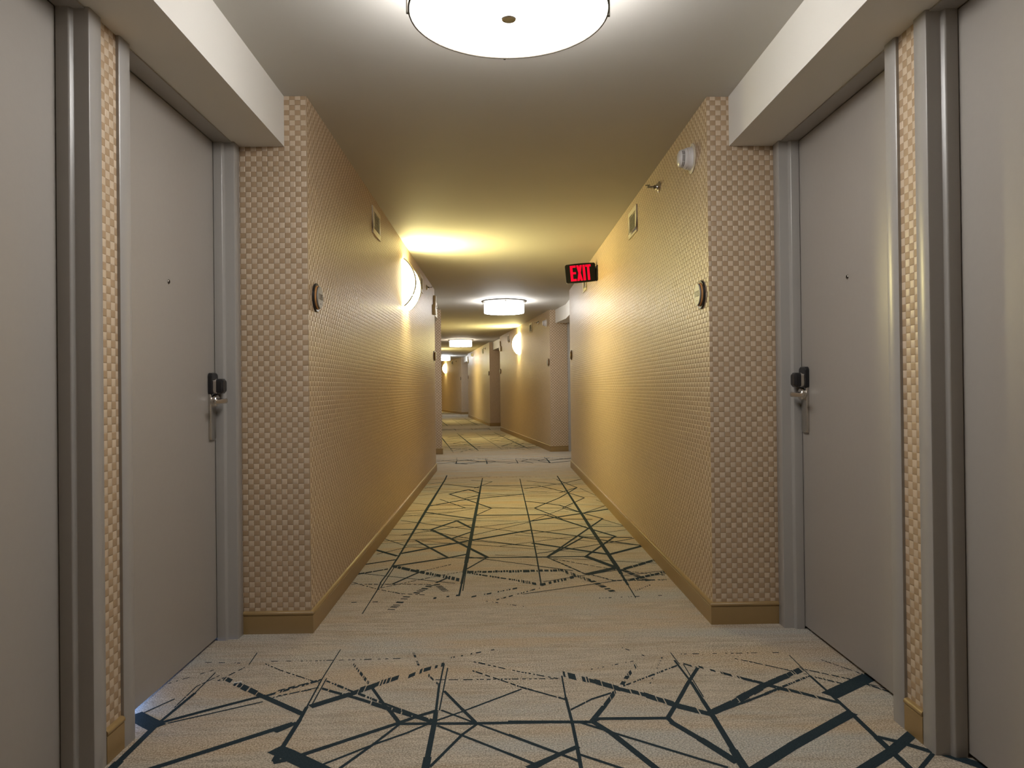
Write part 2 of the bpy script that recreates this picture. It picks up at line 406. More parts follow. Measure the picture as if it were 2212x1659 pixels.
# carpet drawing in floor metres: (panel, width0 mm, width1 mm, fill0, fill1, points)
CARPET=[
(1,6,9,1,1,[(-0.235,2.989),(-0.236,2.777)]),
(1,9,26,1,1,[(-0.238,2.789),(-0.228,2.478),(-0.228,2.159)]),
(1,5,5,1,1,[(-0.218,2.941),(-0.219,2.556)]),
(1,4,6,1,1,[(-0.687,3.171),(-0.688,3.031),(-0.689,2.852)]),
(1,6,16,1,1,[(-0.689,2.852),(-0.68,2.501)]),
(1,16,24,1,1,[(-0.68,2.501),(-0.682,2.303),(-0.68,2.232)]),
(1,5,6,1,1,[(-0.673,2.857),(-0.669,2.622)]),
(1,26,30,1,0.95,[(-0.665,2.611),(-0.555,2.704),(-0.472,2.787)]),
(1,30,28,0.75,0.6,[(-0.472,2.787),(-0.392,2.864)]),
(1,26,24,0.7,0.5,[(-0.362,2.862),(-0.31,2.925),(-0.234,2.982)]),
(1,14,20,0.9,1,[(-0.668,2.76),(-0.531,2.675),(-0.403,2.584),(-0.238,2.469)]),
(1,9,14,0.7,1,[(-0.668,2.832),(-0.552,2.732),(-0.413,2.616),(-0.304,2.525),(-0.234,2.474)]),
(1,8,10,0.5,0.8,[(-0.599,2.999),(-0.503,2.801)]),
(1,10,14,1,1,[(-0.48,2.752),(-0.409,2.595),(-0.385,2.553),(-0.343,2.464)]),
(1,16,16,1,1,[(-0.801,2.648),(-0.685,2.551)]),
(1,16,18,1,1,[(-0.733,2.42),(-0.687,2.478)]),
(1,13,13,1,1,[(-0.338,2.459),(-0.094,2.452),(0.184,2.452)]),
(1,14,14,1,1,[(0.019,2.458),(0.288,2.447),(0.316,2.47),(0.545,2.465)]),
(1,14,16,1,1,[(-0.229,2.555),(-0.293,2.51),(-0.347,2.464),(-0.615,2.257)]),
(1,9,10,1,1,[(-0.342,2.455),(-0.406,2.317),(-0.476,2.18)]),
(1,8,8,1,1,[(-0.242,2.46),(-0.309,2.394),(-0.406,2.317),(-0.545,2.19)]),
(1,7,7,1,1,[(-0.222,2.478),(-0.141,2.543),(0.065,2.722)]),
(1,10,12,1,1,[(-0.214,2.717),(-0.142,2.563),(-0.094,2.463)]),
(1,7,9,1,1,[(-0.211,2.556),(-0.103,2.463),(0.167,2.238)]),
(1,8,9,1,1,[(-0.215,2.44),(-0.127,2.365),(0.105,2.168)]),
(1,9,10,1,1,[(-0.089,2.444),(-0.132,2.374),(-0.215,2.177)]),
(1,7,8,0.7,0.9,[(-0.119,2.909),(-0.029,2.829),(0.066,2.74),(0.186,2.65)]),
(1,8,8,0.9,1,[(0.069,2.74),(0.219,2.626)]),
(1,5,6,0.7,0.7,[(-0.256,2.824),(0.213,2.815)]),
(1,7,7,0.6,0.6,[(-0.118,3.004),(0.055,2.895),(0.213,2.812)]),
(1,40,44,1,1,[(-0.692,2.295),(-0.662,2.274),(-0.528,2.167)]),
(1,16,16,1,1,[(-0.677,2.221),(-0.64,2.238)]),
(1,16,16,1,1,[(0.082,2.158),(0.167,2.238)]),
(1,15,16,1,1,[(0.071,2.162),(0.224,2.28)]),
(1,5,6,0.5,0.5,[(-0.758,3.044),(-0.417,3.054)]),
(1,8,8,0.5,0.5,[(-0.372,3.118),(-0.335,2.973)]),
(1,9,10,0.6,0.8,[(-0.287,2.872),(-0.243,2.783)]),
(1,8,8,0.3,0.3,[(-0.213,3.052),(-0.02,3.147)]),
(1,10,10,0.8,0.8,[(-0.825,2.746),(-0.69,2.846)]),
(1,6,6,0.7,0.8,[(-0.812,2.7),(-0.681,2.767)]),
(1,5,5,0.5,0.6,[(-0.888,2.958),(-0.686,2.809)]),
(1,6,8,1,1,[(0.224,2.842),(0.221,2.643)]),
(1,10,13,1,1,[(0.221,2.643),(0.225,2.45),(0.224,2.276),(0.222,2.139)]),
(1,4,7,1,1,[(0.692,3.068),(0.698,2.939)]),
(1,9,16,1,1,[(0.688,2.981),(0.698,2.76),(0.697,2.601)]),
(1,16,30,1,1,[(0.697,2.601),(0.697,2.488),(0.691,2.179),(0.691,2.121)]),
(1,4,5,1,1,[(0.713,2.938),(0.707,2.627)]),
(1,32,30,0.6,0.8,[(0.23,2.861),(0.343,2.781)]),
(1,26,28,0.85,0.97,[(0.343,2.781),(0.423,2.713),(0.505,2.652)]),
(1,28,30,0.97,1,[(0.505,2.652),(0.594,2.563),(0.704,2.483)]),
(1,12,14,1,1,[(0.758,2.896),(0.688,2.76),(0.603,2.583),(0.549,2.475)]),
(1,12,12,0.8,0.8,[(0.715,2.945),(0.758,2.898)]),
(1,26,24,1,0.95,[(0.705,2.503),(0.797,2.575),(0.962,2.724)]),
(1,22,22,0.9,0.9,[(0.962,2.724),(1.081,2.81)]),
(1,10,10,1,0.8,[(0.718,2.502),(0.845,2.584),(1.0,2.687)]),
(1,16,14,1,0.9,[(0.288,2.447),(0.346,2.563),(0.406,2.69)]),
(1,14,14,0.6,0.4,[(0.438,2.747),(0.474,2.831),(0.528,2.94)]),
(1,9,8,0.9,0.9,[(0.229,2.542),(0.314,2.628),(0.4,2.685)]),
(1,8,8,0.8,0.7,[(0.441,2.735),(0.685,2.926)]),
(1,18,30,1,1,[(0.545,2.465),(0.553,2.427),(0.614,2.31),(0.678,2.172)]),
(1,18,22,1,1,[(0.294,2.447),(0.343,2.364),(0.443,2.13)]),
(1,9,9,1,1,[(0.246,2.449),(0.336,2.377),(0.642,2.141)]),
(1,9,10,1,1,[(0.017,2.368),(0.219,2.194)]),
(1,10,10,1,1,[(0.016,2.244),(0.101,2.169)]),
(1,9,9,1,1,[(0.227,2.232),(0.346,2.141)]),
(1,28,30,1,1,[(0.712,2.12),(0.887,2.266),(1.159,2.474)]),
(1,5,6,0.7,0.7,[(0.933,2.991),(1.101,2.86)]),
(1,12,14,0.5,0.9,[(0.766,2.909),(0.841,2.84),(0.928,2.761)]),
(1,14,14,0.9,1,[(0.928,2.761),(0.996,2.688),(1.024,2.664)]),
(1,5,5,0.3,0.3,[(0.343,2.902),(0.54,2.988)]),
(1,6,6,0.25,0.25,[(0.502,3.137),(0.596,3.014)]),
(1,5,5,0.4,0.4,[(0.73,3.051),(1.163,3.048)]),
(1,5,5,0.3,0.3,[(0.544,2.754),(0.666,3.069)]),
(1,16,18,0.9,1,[(0.897,2.787),(0.96,2.736),(1.031,2.674),(1.156,2.56)]),
(1,4,8,1,1,[(1.165,3.016),(1.159,2.8)]),
(1,10,26,1,1,[(1.159,2.8),(1.162,2.613),(1.162,2.478),(1.159,2.296),(1.159,2.096)]),
(1,24,24,1,0.8,[(0.834,2.611),(0.954,2.718),(1.158,2.871)]),
(1,9,8,0.95,0.8,[(0.82,2.566),(1.159,2.8)]),
(1,46,46,1,0.8,[(1.165,2.629),(1.38,2.784)]),
(1,7,9,0.8,0.9,[(1.165,2.864),(1.299,2.757),(1.378,2.642)]),
(1,9,9,0.8,0.8,[(1.172,2.787),(1.258,2.711)]),
(1,5,6,0.8,0.8,[(1.272,2.961),(1.365,2.803)]),
(1,6,6,0.8,0.8,[(1.333,2.719),(1.383,2.67)]),
(1,26,26,1,1,[(1.016,2.108),(1.16,2.215),(1.28,2.321)]),
(1,16,22,1,1,[(1.168,2.304),(1.217,2.269),(1.274,2.21)]),
(1,10,10,1,1,[(1.178,2.102),(1.272,2.195)]),
(1,30,30,1,1,[(1.31,2.193),(1.374,2.116)]),
(1,5,5,0.7,0.7,[(0.966,2.968),(1.154,2.813)]),
(1,5,10,1,1,[(-1.124,2.935),(-1.124,2.739)]),
(1,12,30,1,1,[(-1.124,2.739),(-1.146,2.486),(-1.146,2.198)]),
(1,5,5,0.8,1,[(-1.096,2.904),(-1.143,2.8),(-1.145,2.616)]),
(1,44,44,1,1,[(-1.25,2.556),(-1.146,2.475)]),
(1,14,14,1,1,[(-1.149,2.492),(-1.027,2.587),(-0.868,2.703)]),
(1,6,6,1,1,[(-1.112,2.496),(-0.852,2.652)]),
(1,12,10,0.8,0.7,[(-0.857,2.702),(-0.686,2.843)]),
(1,6,6,0.8,0.7,[(-0.826,2.686),(-0.671,2.779)]),
(1,6,6,1,1,[(-1.236,2.573),(-1.177,2.69)]),
(1,4,4,1,1,[(-1.031,3.148),(-1.02,3.015)]),
(1,6,8,0.6,0.6,[(-1.027,2.984),(-1.085,2.846)]),
(1,5,5,0.6,0.6,[(-0.957,3.02),(-0.863,2.938)]),
(1,5,5,0.4,0.4,[(-0.841,2.922),(-0.716,2.83)]),
(1,4,4,0.4,0.4,[(-0.942,3.048),(-0.739,3.042)]),
(1,22,22,0.7,0.95,[(-1.067,2.874),(-0.981,2.8),(-0.868,2.703)]),
(1,18,20,1,1,[(-0.868,2.703),(-0.686,2.55)]),
(1,18,20,1,1,[(-1.033,2.193),(-0.912,2.294),(-0.699,2.473)]),
(1,5,5,0.4,0.4,[(-1.208,3.048),(-1.061,3.033)]),
(1,5,5,0.4,0.4,[(-1.261,2.833),(-1.124,2.981)]),
(2,5,8,1,1,[(-0.687,3.67),(-0.684,4.115),(-0.691,4.27)]),
(2,8,26,1,1,[(-0.692,4.251),(-0.685,4.436),(-0.678,4.896),(-0.681,6.769)]),
(2,26,14,1,1,[(-0.681,6.769),(-0.676,9.042),(-0.685,9.468)]),
(2,6,6,1,1,[(-0.673,4.144),(-0.665,4.616)]),
(2,10,26,1,1,[(-0.229,3.959),(-0.225,4.743)]),
(2,26,26,1,1,[(-0.225,4.743),(-0.225,5.592),(-0.226,6.651)]),
(2,26,10,1,1,[(-0.226,6.651),(-0.226,9.141)]),
(2,6,6,1,1,[(-0.214,4.058),(-0.217,4.664)]),
(2,8,12,1,1,[(0.218,4.138),(0.227,4.837),(0.233,6.04)]),
(2,12,8,1,1,[(0.233,6.04),(0.229,9.018)]),
(2,6,28,1,1,[(0.695,3.875),(0.703,4.53)]),
(2,28,28,1,1,[(0.703,4.53),(0.697,5.755)]),
(2,28,12,1,1,[(0.697,5.755),(0.701,9.268)]),
(2,22,22,0.97,0.97,[(-0.676,4.647),(-0.52,4.515)]),
(2,28,28,0.75,0.75,[(-0.52,4.515),(-0.243,4.292)]),
(2,14,14,1,1,[(-0.676,4.647),(-0.349,4.853),(-0.23,4.952)]),
(2,16,16,1,1,[(-0.865,5.129),(-0.692,4.931)]),
(2,12,12,1,1,[(-0.859,4.704),(-0.687,4.821)]),
(2,12,12,0.9,0.9,[(-0.866,4.454),(-0.697,4.573)]),
(2,18,18,1,1,[(-0.673,5.003),(-0.249,5.38),(0.227,5.76)]),
(2,12,12,1,1,[(0.227,5.76),(0.608,5.466),(0.945,5.421)]),
(2,18,18,1,1,[(-0.549,5.836),(-0.37,6.208),(-0.236,5.873)]),
(2,18,18,1,1,[(-0.549,5.836),(-0.37,5.467),(-0.092,4.849)]),
(2,14,14,1,1,[(-0.37,5.467),(-0.23,5.723)]),
(2,12,12,1,1,[(-0.624,5.432),(-0.349,4.853)]),
(2,10,10,1,1,[(-0.868,5.872),(-0.55,5.842)]),
(2,10,10,1,1,[(-0.225,4.845),(0.546,4.837)]),
(2,9,9,1,1,[(-0.092,4.857),(-0.228,4.508)]),
(2,6,6,1,1,[(-0.217,4.874),(0.424,4.467)]),
(2,26,26,1,1,[(0.546,4.837),(0.697,4.523)]),
(2,12,12,1,1,[(0.546,4.837),(0.835,5.472)]),
(2,18,18,1,1,[(0.222,5.271),(0.705,4.882)]),
(2,12,12,1,1,[(0.293,4.832),(0.595,5.451)]),
(2,10,10,0.85,0.85,[(0.293,4.832),(0.486,4.393)]),
(2,18,18,1,1,[(0.705,4.882),(0.976,5.136)]),
(2,12,12,1,1,[(0.976,5.136),(0.576,5.469)]),
(2,24,24,0.8,0.8,[(-0.209,4.471),(0.363,4.478)]),
(2,24,24,0.55,0.55,[(0.363,4.478),(0.444,4.327),(0.508,4.225),(0.603,3.977)]),
(2,14,14,0.8,0.8,[(-0.208,4.453),(0.093,4.256)]),
(2,24,24,0.5,0.5,[(0.093,4.256),(0.221,4.153),(0.437,4.334)]),
(2,24,24,1,1,[(0.501,4.375),(0.697,4.523)]),
(2,22,22,0.97,0.97,[(0.735,4.484),(0.968,4.707)]),
(2,24,24,0.85,0.85,[(0.718,4.485),(0.83,4.206)]),
(2,16,16,0.8,0.8,[(0.716,4.219),(0.978,4.412)]),
(2,10,10,0.8,0.8,[(0.525,4.363),(0.633,4.224),(0.935,4.222)]),
(2,5,5,0.7,0.7,[(-0.852,4.231),(-0.403,4.202)]),
(2,5,5,0.7,0.7,[(-0.862,4.28),(-0.684,4.115),(-0.543,4.019),(-0.414,3.989)]),
(2,10,10,1,1,[(-0.619,4.218),(-0.492,4.495)]),
(2,6,6,0.8,0.8,[(-0.492,4.495),(-0.318,4.67)]),
(2,5,5,0.75,0.75,[(-0.687,4.13),(-0.385,4.384),(-0.201,4.506)]),
(2,10,10,1,1,[(-0.373,4.235),(-0.314,4.346)]),
(2,24,24,0.6,0.6,[(-0.37,4.203),(-0.306,4.055)]),
(2,26,26,0.55,0.55,[(-0.464,4.02),(-0.394,4.195)]),
(2,30,30,0.35,0.35,[(-0.556,3.729),(-0.5,3.988)]),
(2,12,12,0.3,0.3,[(-0.361,3.92),(-0.188,3.993)]),
(2,10,10,0.5,0.5,[(-0.162,3.936),(0.089,4.1)]),
(2,8,8,0.5,0.5,[(-0.03,3.874),(0.21,4.093)]),
(2,16,16,1,1,[(-0.669,6.649),(-0.227,6.279)]),
(2,16,16,1,1,[(-0.207,6.458),(0.376,6.448),(0.527,6.137),(0.697,5.755),(0.837,5.471)]),
(2,18,18,1,1,[(0.237,6.14),(0.712,6.496),(0.977,6.711)]),
(2,14,14,1,1,[(0.238,7.229),(0.544,6.959),(0.712,6.496)]),
(2,12,12,1,1,[(0.712,6.496),(0.846,6.215),(0.617,5.644),(0.293,4.832)]),
(2,12,12,1,1,[(0.304,6.809),(0.581,7.42),(0.833,8.161)]),
(2,12,12,1,1,[(0.304,6.809),(0.509,6.221),(0.751,6.188)]),
(2,10,10,1,1,[(0.557,6.787),(0.712,6.496)]),
(2,10,10,1,1,[(0.557,6.787),(0.827,7.398)]),
(2,8,8,1,1,[(-0.361,6.865),(0.557,6.787)]),
(2,16,16,1,1,[(-0.665,7.02),(-0.379,7.361),(0.232,7.71)]),
(2,9,9,1,1,[(-0.609,7.43),(-0.327,6.863)]),
(2,9,9,1,1,[(-0.085,6.842),(-0.232,6.423)]),
(2,18,18,1,1,[(-0.538,7.782),(-0.354,8.123),(-0.226,7.839)]),
(2,14,14,1,1,[(-0.538,7.782),(-0.352,7.407),(-0.084,6.825)]),
(2,12,12,1,1,[(-0.368,7.438),(-0.222,7.699)]),
(2,16,16,1,1,[(-0.66,8.6),(-0.229,8.242)]),
(2,12,12,1,1,[(-0.201,8.425),(0.41,8.388),(0.701,7.773),(0.827,7.398)]),
(2,12,12,1,1,[(0.253,8.123),(0.722,8.55),(0.984,8.937)]),
(2,12,12,1,1,[(0.664,8.9),(0.833,8.161),(0.61,7.782)]),
(2,10,10,1,1,[(-0.353,8.936),(-0.105,8.771),(-0.293,8.212)]),
(2,10,10,1,1,[(0.31,8.796),(0.694,8.423)]),
(2,8,8,1,1,[(1.065,7.046),(0.712,6.496)]),
(2,8,8,1,1,[(-0.756,5.63),(-0.241,6.012)]),
(2,8,8,1,1,[(-0.85,6.743),(-0.354,6.848)]),
(2,7,7,1,1,[(-0.866,6.46),(-0.496,6.595),(-0.258,6.815)]),
(2,7,7,1,1,[(-0.839,6.258),(-0.233,5.812)]),
(2,6,6,1,1,[(-0.637,5.855),(-0.198,5.428),(0.247,5.148)]),
(2,6,6,1,1,[(-0.856,5.422),(-0.415,5.497),(0.247,5.148)]),
(2,7,7,1,1,[(0.237,4.943),(0.569,5.126),(0.973,5.398)]),
(2,6,6,1,1,[(-0.214,5.591),(0.235,6.106)]),
(2,6,6,1,1,[(-0.236,5.886),(0.237,6.14),(0.649,6.906)]),
(2,7,7,1,1,[(-0.816,8.642),(-0.66,8.829)]),
(2,7,7,1,1,[(-0.846,8.267),(-0.667,8.472)]),
(2,7,7,1,1,[(-0.85,7.705),(-0.665,7.848),(-0.241,8.089)]),
(2,7,7,1,1,[(-0.853,7.215),(-0.669,7.064),(-0.252,7.028)]),
(2,6,6,0.8,0.8,[(0.332,4.78),(0.696,4.458),(0.947,4.321)]),
(2,5,5,0.4,0.4,[(-0.78,3.868),(-0.63,3.873)]),
(2,5,5,0.3,0.3,[(-0.083,3.856),(0.117,3.742)]),
(2,5,5,0.25,0.25,[(0.504,3.877),(0.856,3.912)]),
(2,6,6,0.3,0.3,[(0.718,4.005),(0.821,4.118)]),
(2,6,6,1,1,[(-0.833,4.992),(-0.649,5.209),(-0.493,5.174),(-0.351,4.874)]),
(2,6,6,1,1,[(-0.883,5.53),(-0.686,5.26),(-0.215,5.326)]),
(2,6,6,1,1,[(-0.215,5.946),(0.226,5.615),(0.666,5.879)]),
(2,7,7,1,1,[(0.712,5.876),(0.964,5.857)]),
(2,7,7,1,1,[(0.837,6.195),(0.976,5.856)]),
(2,6,6,1,1,[(0.924,7.243),(0.983,7.053)]),
(2,6,6,1,1,[(0.859,8.099),(0.962,7.537)]),
(2,6,6,0.5,0.5,[(-0.92,8.996),(-0.111,9.357)]),
(2,6,6,0.5,0.5,[(-0.364,9.231),(0.541,9.178)])]

# ------------------------------------------------------------------ floor (carpet) and ceiling
random.seed(4)
def floor():
    bm = BM()
    v = [bm.verts.new(p) for p in ((-7, -4.6, 0), (3, -4.6, 0), (3, 40, 0), (-7, 40, 0))]
    bm.faces.new(v)
    lo = [bm.verts.new(p) for p in ((-7, -4.6, -0.1), (3, -4.6, -0.1), (3, 40, -0.1), (-7, 40, -0.1))]
    bm.faces.new(list(reversed(lo)))
    for i in range(4):
        bm.faces.new((v[(i+1) % 4], v[i], lo[i], lo[(i+1) % 4]))
    zc = [0.0006]
    def put(xf, quad):
        vs = [bm.verts.new((*xf(p), zc[0])) for p in quad]
        f = bm.faces.new(vs)
        if f.normal.z == 0: f.normal_update()
        if f.normal.z < 0: f.normal_flip()
        f.material_index = 1
    def strip(xf, pts, w0, w1, f0, f1, keep, kx=0.45):
        pts = [Vector(p) for p in pts]
        tot = sum((b - a).length for a, b in zip(pts, pts[1:])); run = 0.0
        for a, b in zip(pts, pts[1:]):
            L = (b - a).length
            if L < 1e-4: continue
            d = (b - a) / L
            lengthwise = abs(d.y) > abs(d.x) * 2.2
            s = 0.0
            while s < L:
                fr = (run + s) / tot
                w = (w0 + (w1 - w0) * fr) / 1000.0 * (1 + kx * abs(d.x))
                fill = f0 + (f1 - f0) * fr
                if fill >= 0.995: e = min(L, s + 0.25); g = 0.0
                elif fill > 0.85: e = min(L, s + random.uniform(0.02, 0.09)); g = random.uniform(0.003, 0.007)
                else:
                    e = min(L, s + random.choice((0.006, 0.009, 0.012, 0.02, 0.03)) * (0.5 + fill))
                    g = (e - s) * (1 - fill) / fill * random.uniform(0.4, 1.6) + 0.002
                p, q = a + d * s, a + d * e
                if not keep(p) and not keep(q):
                    s = e + g; continue
                if lengthwise or fill >= 0.995:
                    nv = Vector((-d.y, d.x)) * (w / 2)
                    ext = d * (w * 0.25 if fill >= 0.995 else 0)
                    put(xf, (p - ext - nv, q + ext - nv, q + ext + nv, p - ext + nv))
                else:
                    o = Vector((0, w / 2 / max(0.35, abs(d.x)))) * random.uniform(0.75, 1.15)
                    j = Vector((0, random.uniform(-0.1, 0.1) * w))
                    put(xf, (p - o + j, q - o + j, q + o + j, p + o + j))
                zc[0] += 2e-7
                s = e + g
            run += L
    ident = lambda p: (p.x, p.y)
    for fam, w0, w1, f0, f1, pts in CARPET:
        if fam == 1: strip(ident, pts, w0, w1, f0, f1, lambda p: True)
        else: strip(ident, pts, w0, w1, f0, f1, lambda p: True, 1.25)
    # hairlines crossing the long runner panel
    hair = []
    for _ in range(34):
        x = random.uniform(-1.0, 1.1); y = random.uniform(4.1, 9.1); L = random.uniform(0.5, 1.5)
        a = radians(random.choice((-1, 1)) * random.uniform(3, 32))
        hair.append((6, 6, 1, 1, [(x - cos(a)*L/2, y - sin(a)*L/2), (x + cos(a)*L/2, y + sin(a)*L/2)]))
    inS = lambda p: -0.86 < p.x < 0.97
    for h in hair: strip(ident, h[4], h[0], h[1], h[2], h[3], inS)
    # the same panel repeated in the corridor stretches farther on and behind
    def xfer(S):
        def f(p):
            q = S.R0 + S.n * (p.x - 0.9725) + S.d * (p.y - 3.43)
            return (q.x, q.y)
        return f
    for S, lim in ((S2, 99), (S3, 99), (S4, 99), (S0, 8.6)):
        keep = lambda p, lim=lim: -0.9 < p.x < 1.0 and p.y < lim
        for fam, w0, w1, f0, f1, pts in CARPET:
            if fam == 2: strip(xfer(S), pts, w0, w1, f0, f1, keep, 1.25)
        for h in hair[:16]: strip(xfer(S), h[4], h[0], h[1], h[2], h[3], keep)
    # and the door-bay panel
    for (dx, dy, th) in ((0.02, 8.72, radians(2)), (-0.98, 17.6, radians(7.4)), (-2.2, 27.2, radians(11))):
        def g(p, dx=dx, dy=dy, th=th):
            c = Vector((0.05, 2.4)); q = p - c
            return (c.x + q.x*cos(th) - q.y*sin(th) + dx, c.y + q.x*sin(th) + q.y*cos(th) + dy)
        for fam, w0, w1, f0, f1, pts in CARPET:
            if fam == 1: strip(g, pts, w0, w1, f0, f1, lambda p: p.y > 1.75)
    # missing near part of the door-bay panel, behind the picture's lower edge
    for fam, w0, w1, f0, f1, pts in CARPET:
        if fam == 1: strip(lambda p: (p.x, 4.31 - p.y), pts, w0, w1, f0, f1, lambda p: p.y > 2.46)
    o = obj('floor', bm, [M['carpet'], M['ink']], weld=False)
    tag(o, 'beige streaked corridor carpet with crisscross navy lines', 'carpet', kind='structure')
floor()

bm = BM(); box(bm, -7, 3, -4.6, 40, H, H + 0.1)
tag(obj('ceiling', bm, M['ceiling']), 'plain painted corridor ceiling', 'ceiling', kind='structure')

# ------------------------------------------------------------------ walls
def wall_block(p0, p1, out):
    o = Vector(out)
    return [tuple(p0), tuple(p1), tuple(p1 + o), tuple(p0 + o)]

def base_profile():
    # (distance out of wall, height)
    return [(0.0, 0.0), (0.011, 0.0), (0.0115, 0.004), (0.0115, 0.080), (0.0095, 0.0815), (0.0095, 0.0835), (0.013, 0.085),
            (0.0145, 0.088), (0.0145, 0.093), (0.012, 0.098), (0.006, 0.101), (0.0, 0.1015)]

def sweep(bm, path, prof, side):
    """sweep a (out, up) profile along a 2D path; side=+1 means out is to the left of travel"""
    path = [Vector(p) for p in path]; k = len(path)
    rings = []
    for i, p in enumerate(path):
        dirs = []
        if i > 0: dirs.append((path[i] - path[i-1]).normalized())
        if i < k-1: dirs.append((path[i+1] - path[i]).normalized())
        ns = [Vector((-d.y, d.x)) * side for d in dirs]
        if len(ns) == 2:
            m = (ns[0] + ns[1]); m = m / max(0.2, m.dot(ns[0]))
        else: m = ns[0]
        rings.append([bm.verts.new((p.x + m.x*o, p.y + m.y*o, z)) for o, z in prof])
    for a, b in zip(rings, rings[1:]):
        for j in range(len(prof)):
            jj = (j+1) % len(prof)
            bm.faces.new((a[j], a[jj], b[jj], b[j]))
    bm.faces.new(rings[0]); bm.faces.new(list(reversed(rings[-1])))
    bmesh.ops.recalc_face_normals(bm, faces=bm.faces)

names = {-1: 'left', 1: 'right'}
ORD = ['unseen back', 'first', 'second', 'third', 'fourth and farthest']
BAY = ['nearest', 'second', 'third', 'farthest']
for i, S in enumerate(SEGS):
    for sg in (-1, 1):
        p0, p1 = (S.L0, S.L1) if sg < 0 else (S.R0, S.R1)
        bm = BM()
        prism(bm, wall_block(p0, p1, S.n * sg * OFF_OUT), 0, H, u0=0.013 * i)
        o = obj('wall_%s' % names[sg], bm, M['wallpaper'], weld=False)
        tag(o, 'basket-weave papered %s hand wall of the %s corridor stretch' % (names[sg], ORD[i]), 'wall', kind='structure')
        # corner beads of the papered corners
        r0, r1 = p0 + S.n * sg * (OFF_WALL - 0.012), p1 + S.n * sg * (OFF_WALL - 0.012)
        bm = BM()
        sweep(bm, [r0, p0, p1, r1], base_profile(), 1 if sg > 0 else -1)
        tag(obj('baseboard_%s' % names[sg], bm, M['base'], smooth=True), 'olive tan baseboard along the %s hand wall of the %s corridor stretch' % (names[sg], ORD[i]), 'baseboard', kind='structure')

DOOR_W = 0.93
CAS = 0.068
door_no = [0]
door_specs = []      # (side, half, centre, theta, sgn, latch at far end?)
trim_no = [0]
for ai, pair in enumerate(ALC):
    for s in pair:
        pa, x, pb = s.line(OFF_WALL)
        La, Lb = (x - pa).dot(s.da), (pb - x).dot(s.db)
        fa, fb = 0.075, 0.075       # from the return walls to the openings
        out_a, out_b = s.na * (OFF_OUT - OFF_WALL), s.nb * (OFF_OUT - OFF_WALL)
        e1a, e1b = pa + s.da * fa, pa + s.da * (fa + DOOR_W)
        e2b, e2a = pb - s.db * fb, pb - s.db * (fb + DOOR_W)
        bm = BM()
        prism(bm, wall_block(pa, e1a - s.da * 0.012, out_a), 0, SOF)
        g1, g2 = e1b + s.da * 0.012, e2a - s.db * 0.012
        ctr = [tuple(g1), tuple(x), tuple(g2), tuple(g2 + out_b), tuple(x + (out_a + out_b) / 2), tuple(g1 + out_a)]
        prism(bm, ctr, 0, SOF, u0=0.006)
        prism(bm, wall_block(e2b + s.db * 0.012, pb, out_b), 0, SOF)
        tag(obj('wall_%s' % names[s.sgn], bm, M['wallpaper'], weld=False), 'narrow papered wall strips around the %s hand doors of the %s door bay' % (names[s.sgn], BAY[ai]), 'wall', kind='structure')
        # baseboard on the strip between the two doors
        c0, c1 = e1b + s.da * (CAS + 0.001), e2a - s.db * (CAS + 0.001)
        bm = BM()
        pth = [c0, x, c1] if (x - c0).dot(s.da) > 0.004 and (c1 - x).dot(s.db) > 0.004 else [c0, c1]
        sweep(bm, pth, base_profile(), 1 if s.sgn > 0 else -1)
        tag(obj('baseboard_%s' % names[s.sgn], bm, M['base'], smooth=True), 'short baseboard between the two %s hand doors of the %s door bay' % (names[s.sgn], BAY[ai]), 'baseboard', kind='structure')
        # dropped beam over the doors
        qa, qx, qb = s.line(0.102)
        oa, ox, ob = s.line(OFF_OUT)
        bm = BM()
        prism(bm, [tuple(qa), tuple(qx), tuple(qb), tuple(ob), tuple(ox), tuple(oa)], SOF, H)
        trim_no[0] += 1
        tag(obj('trim_%d' % trim_no[0], bm, M['soffit'], weld=False), 'cream dropped beam above the %s hand doors of the %s door bay' % (names[s.sgn], BAY[ai]), 'beam', kind='structure')
        door_specs.append((ai, s, 0, (e1a + e1b) / 2, s.ta))
        door_specs.append((ai, s, 1, (e2a + e2b) / 2, s.tb))

# closing walls of the modelled corridor; the unseen back one is added for light
def cap(S, end, w=1.5):
    a = (S.R0 if end == 0 else S.R1) + S.n * 0.62
    b = (S.L0 if end == 0 else S.L1) - S.n * 0.62
    o = S.d * (-0.15 if end == 0 else 0.15)
    bm = BM(); prism(bm, [tuple(a), tuple(b), tuple(b + o), tuple(a + o)], 0, H)
    tag(obj('wall_back_added' if end == 0 else 'wall_front', bm, M['wallpaper'], weld=False), 'papered wall closing the corridor %s' % ('behind the camera, added for the light' if end == 0 else 'at its far end'), 'wall', kind='structure')
cap(S0, 0); cap(S4, 1)

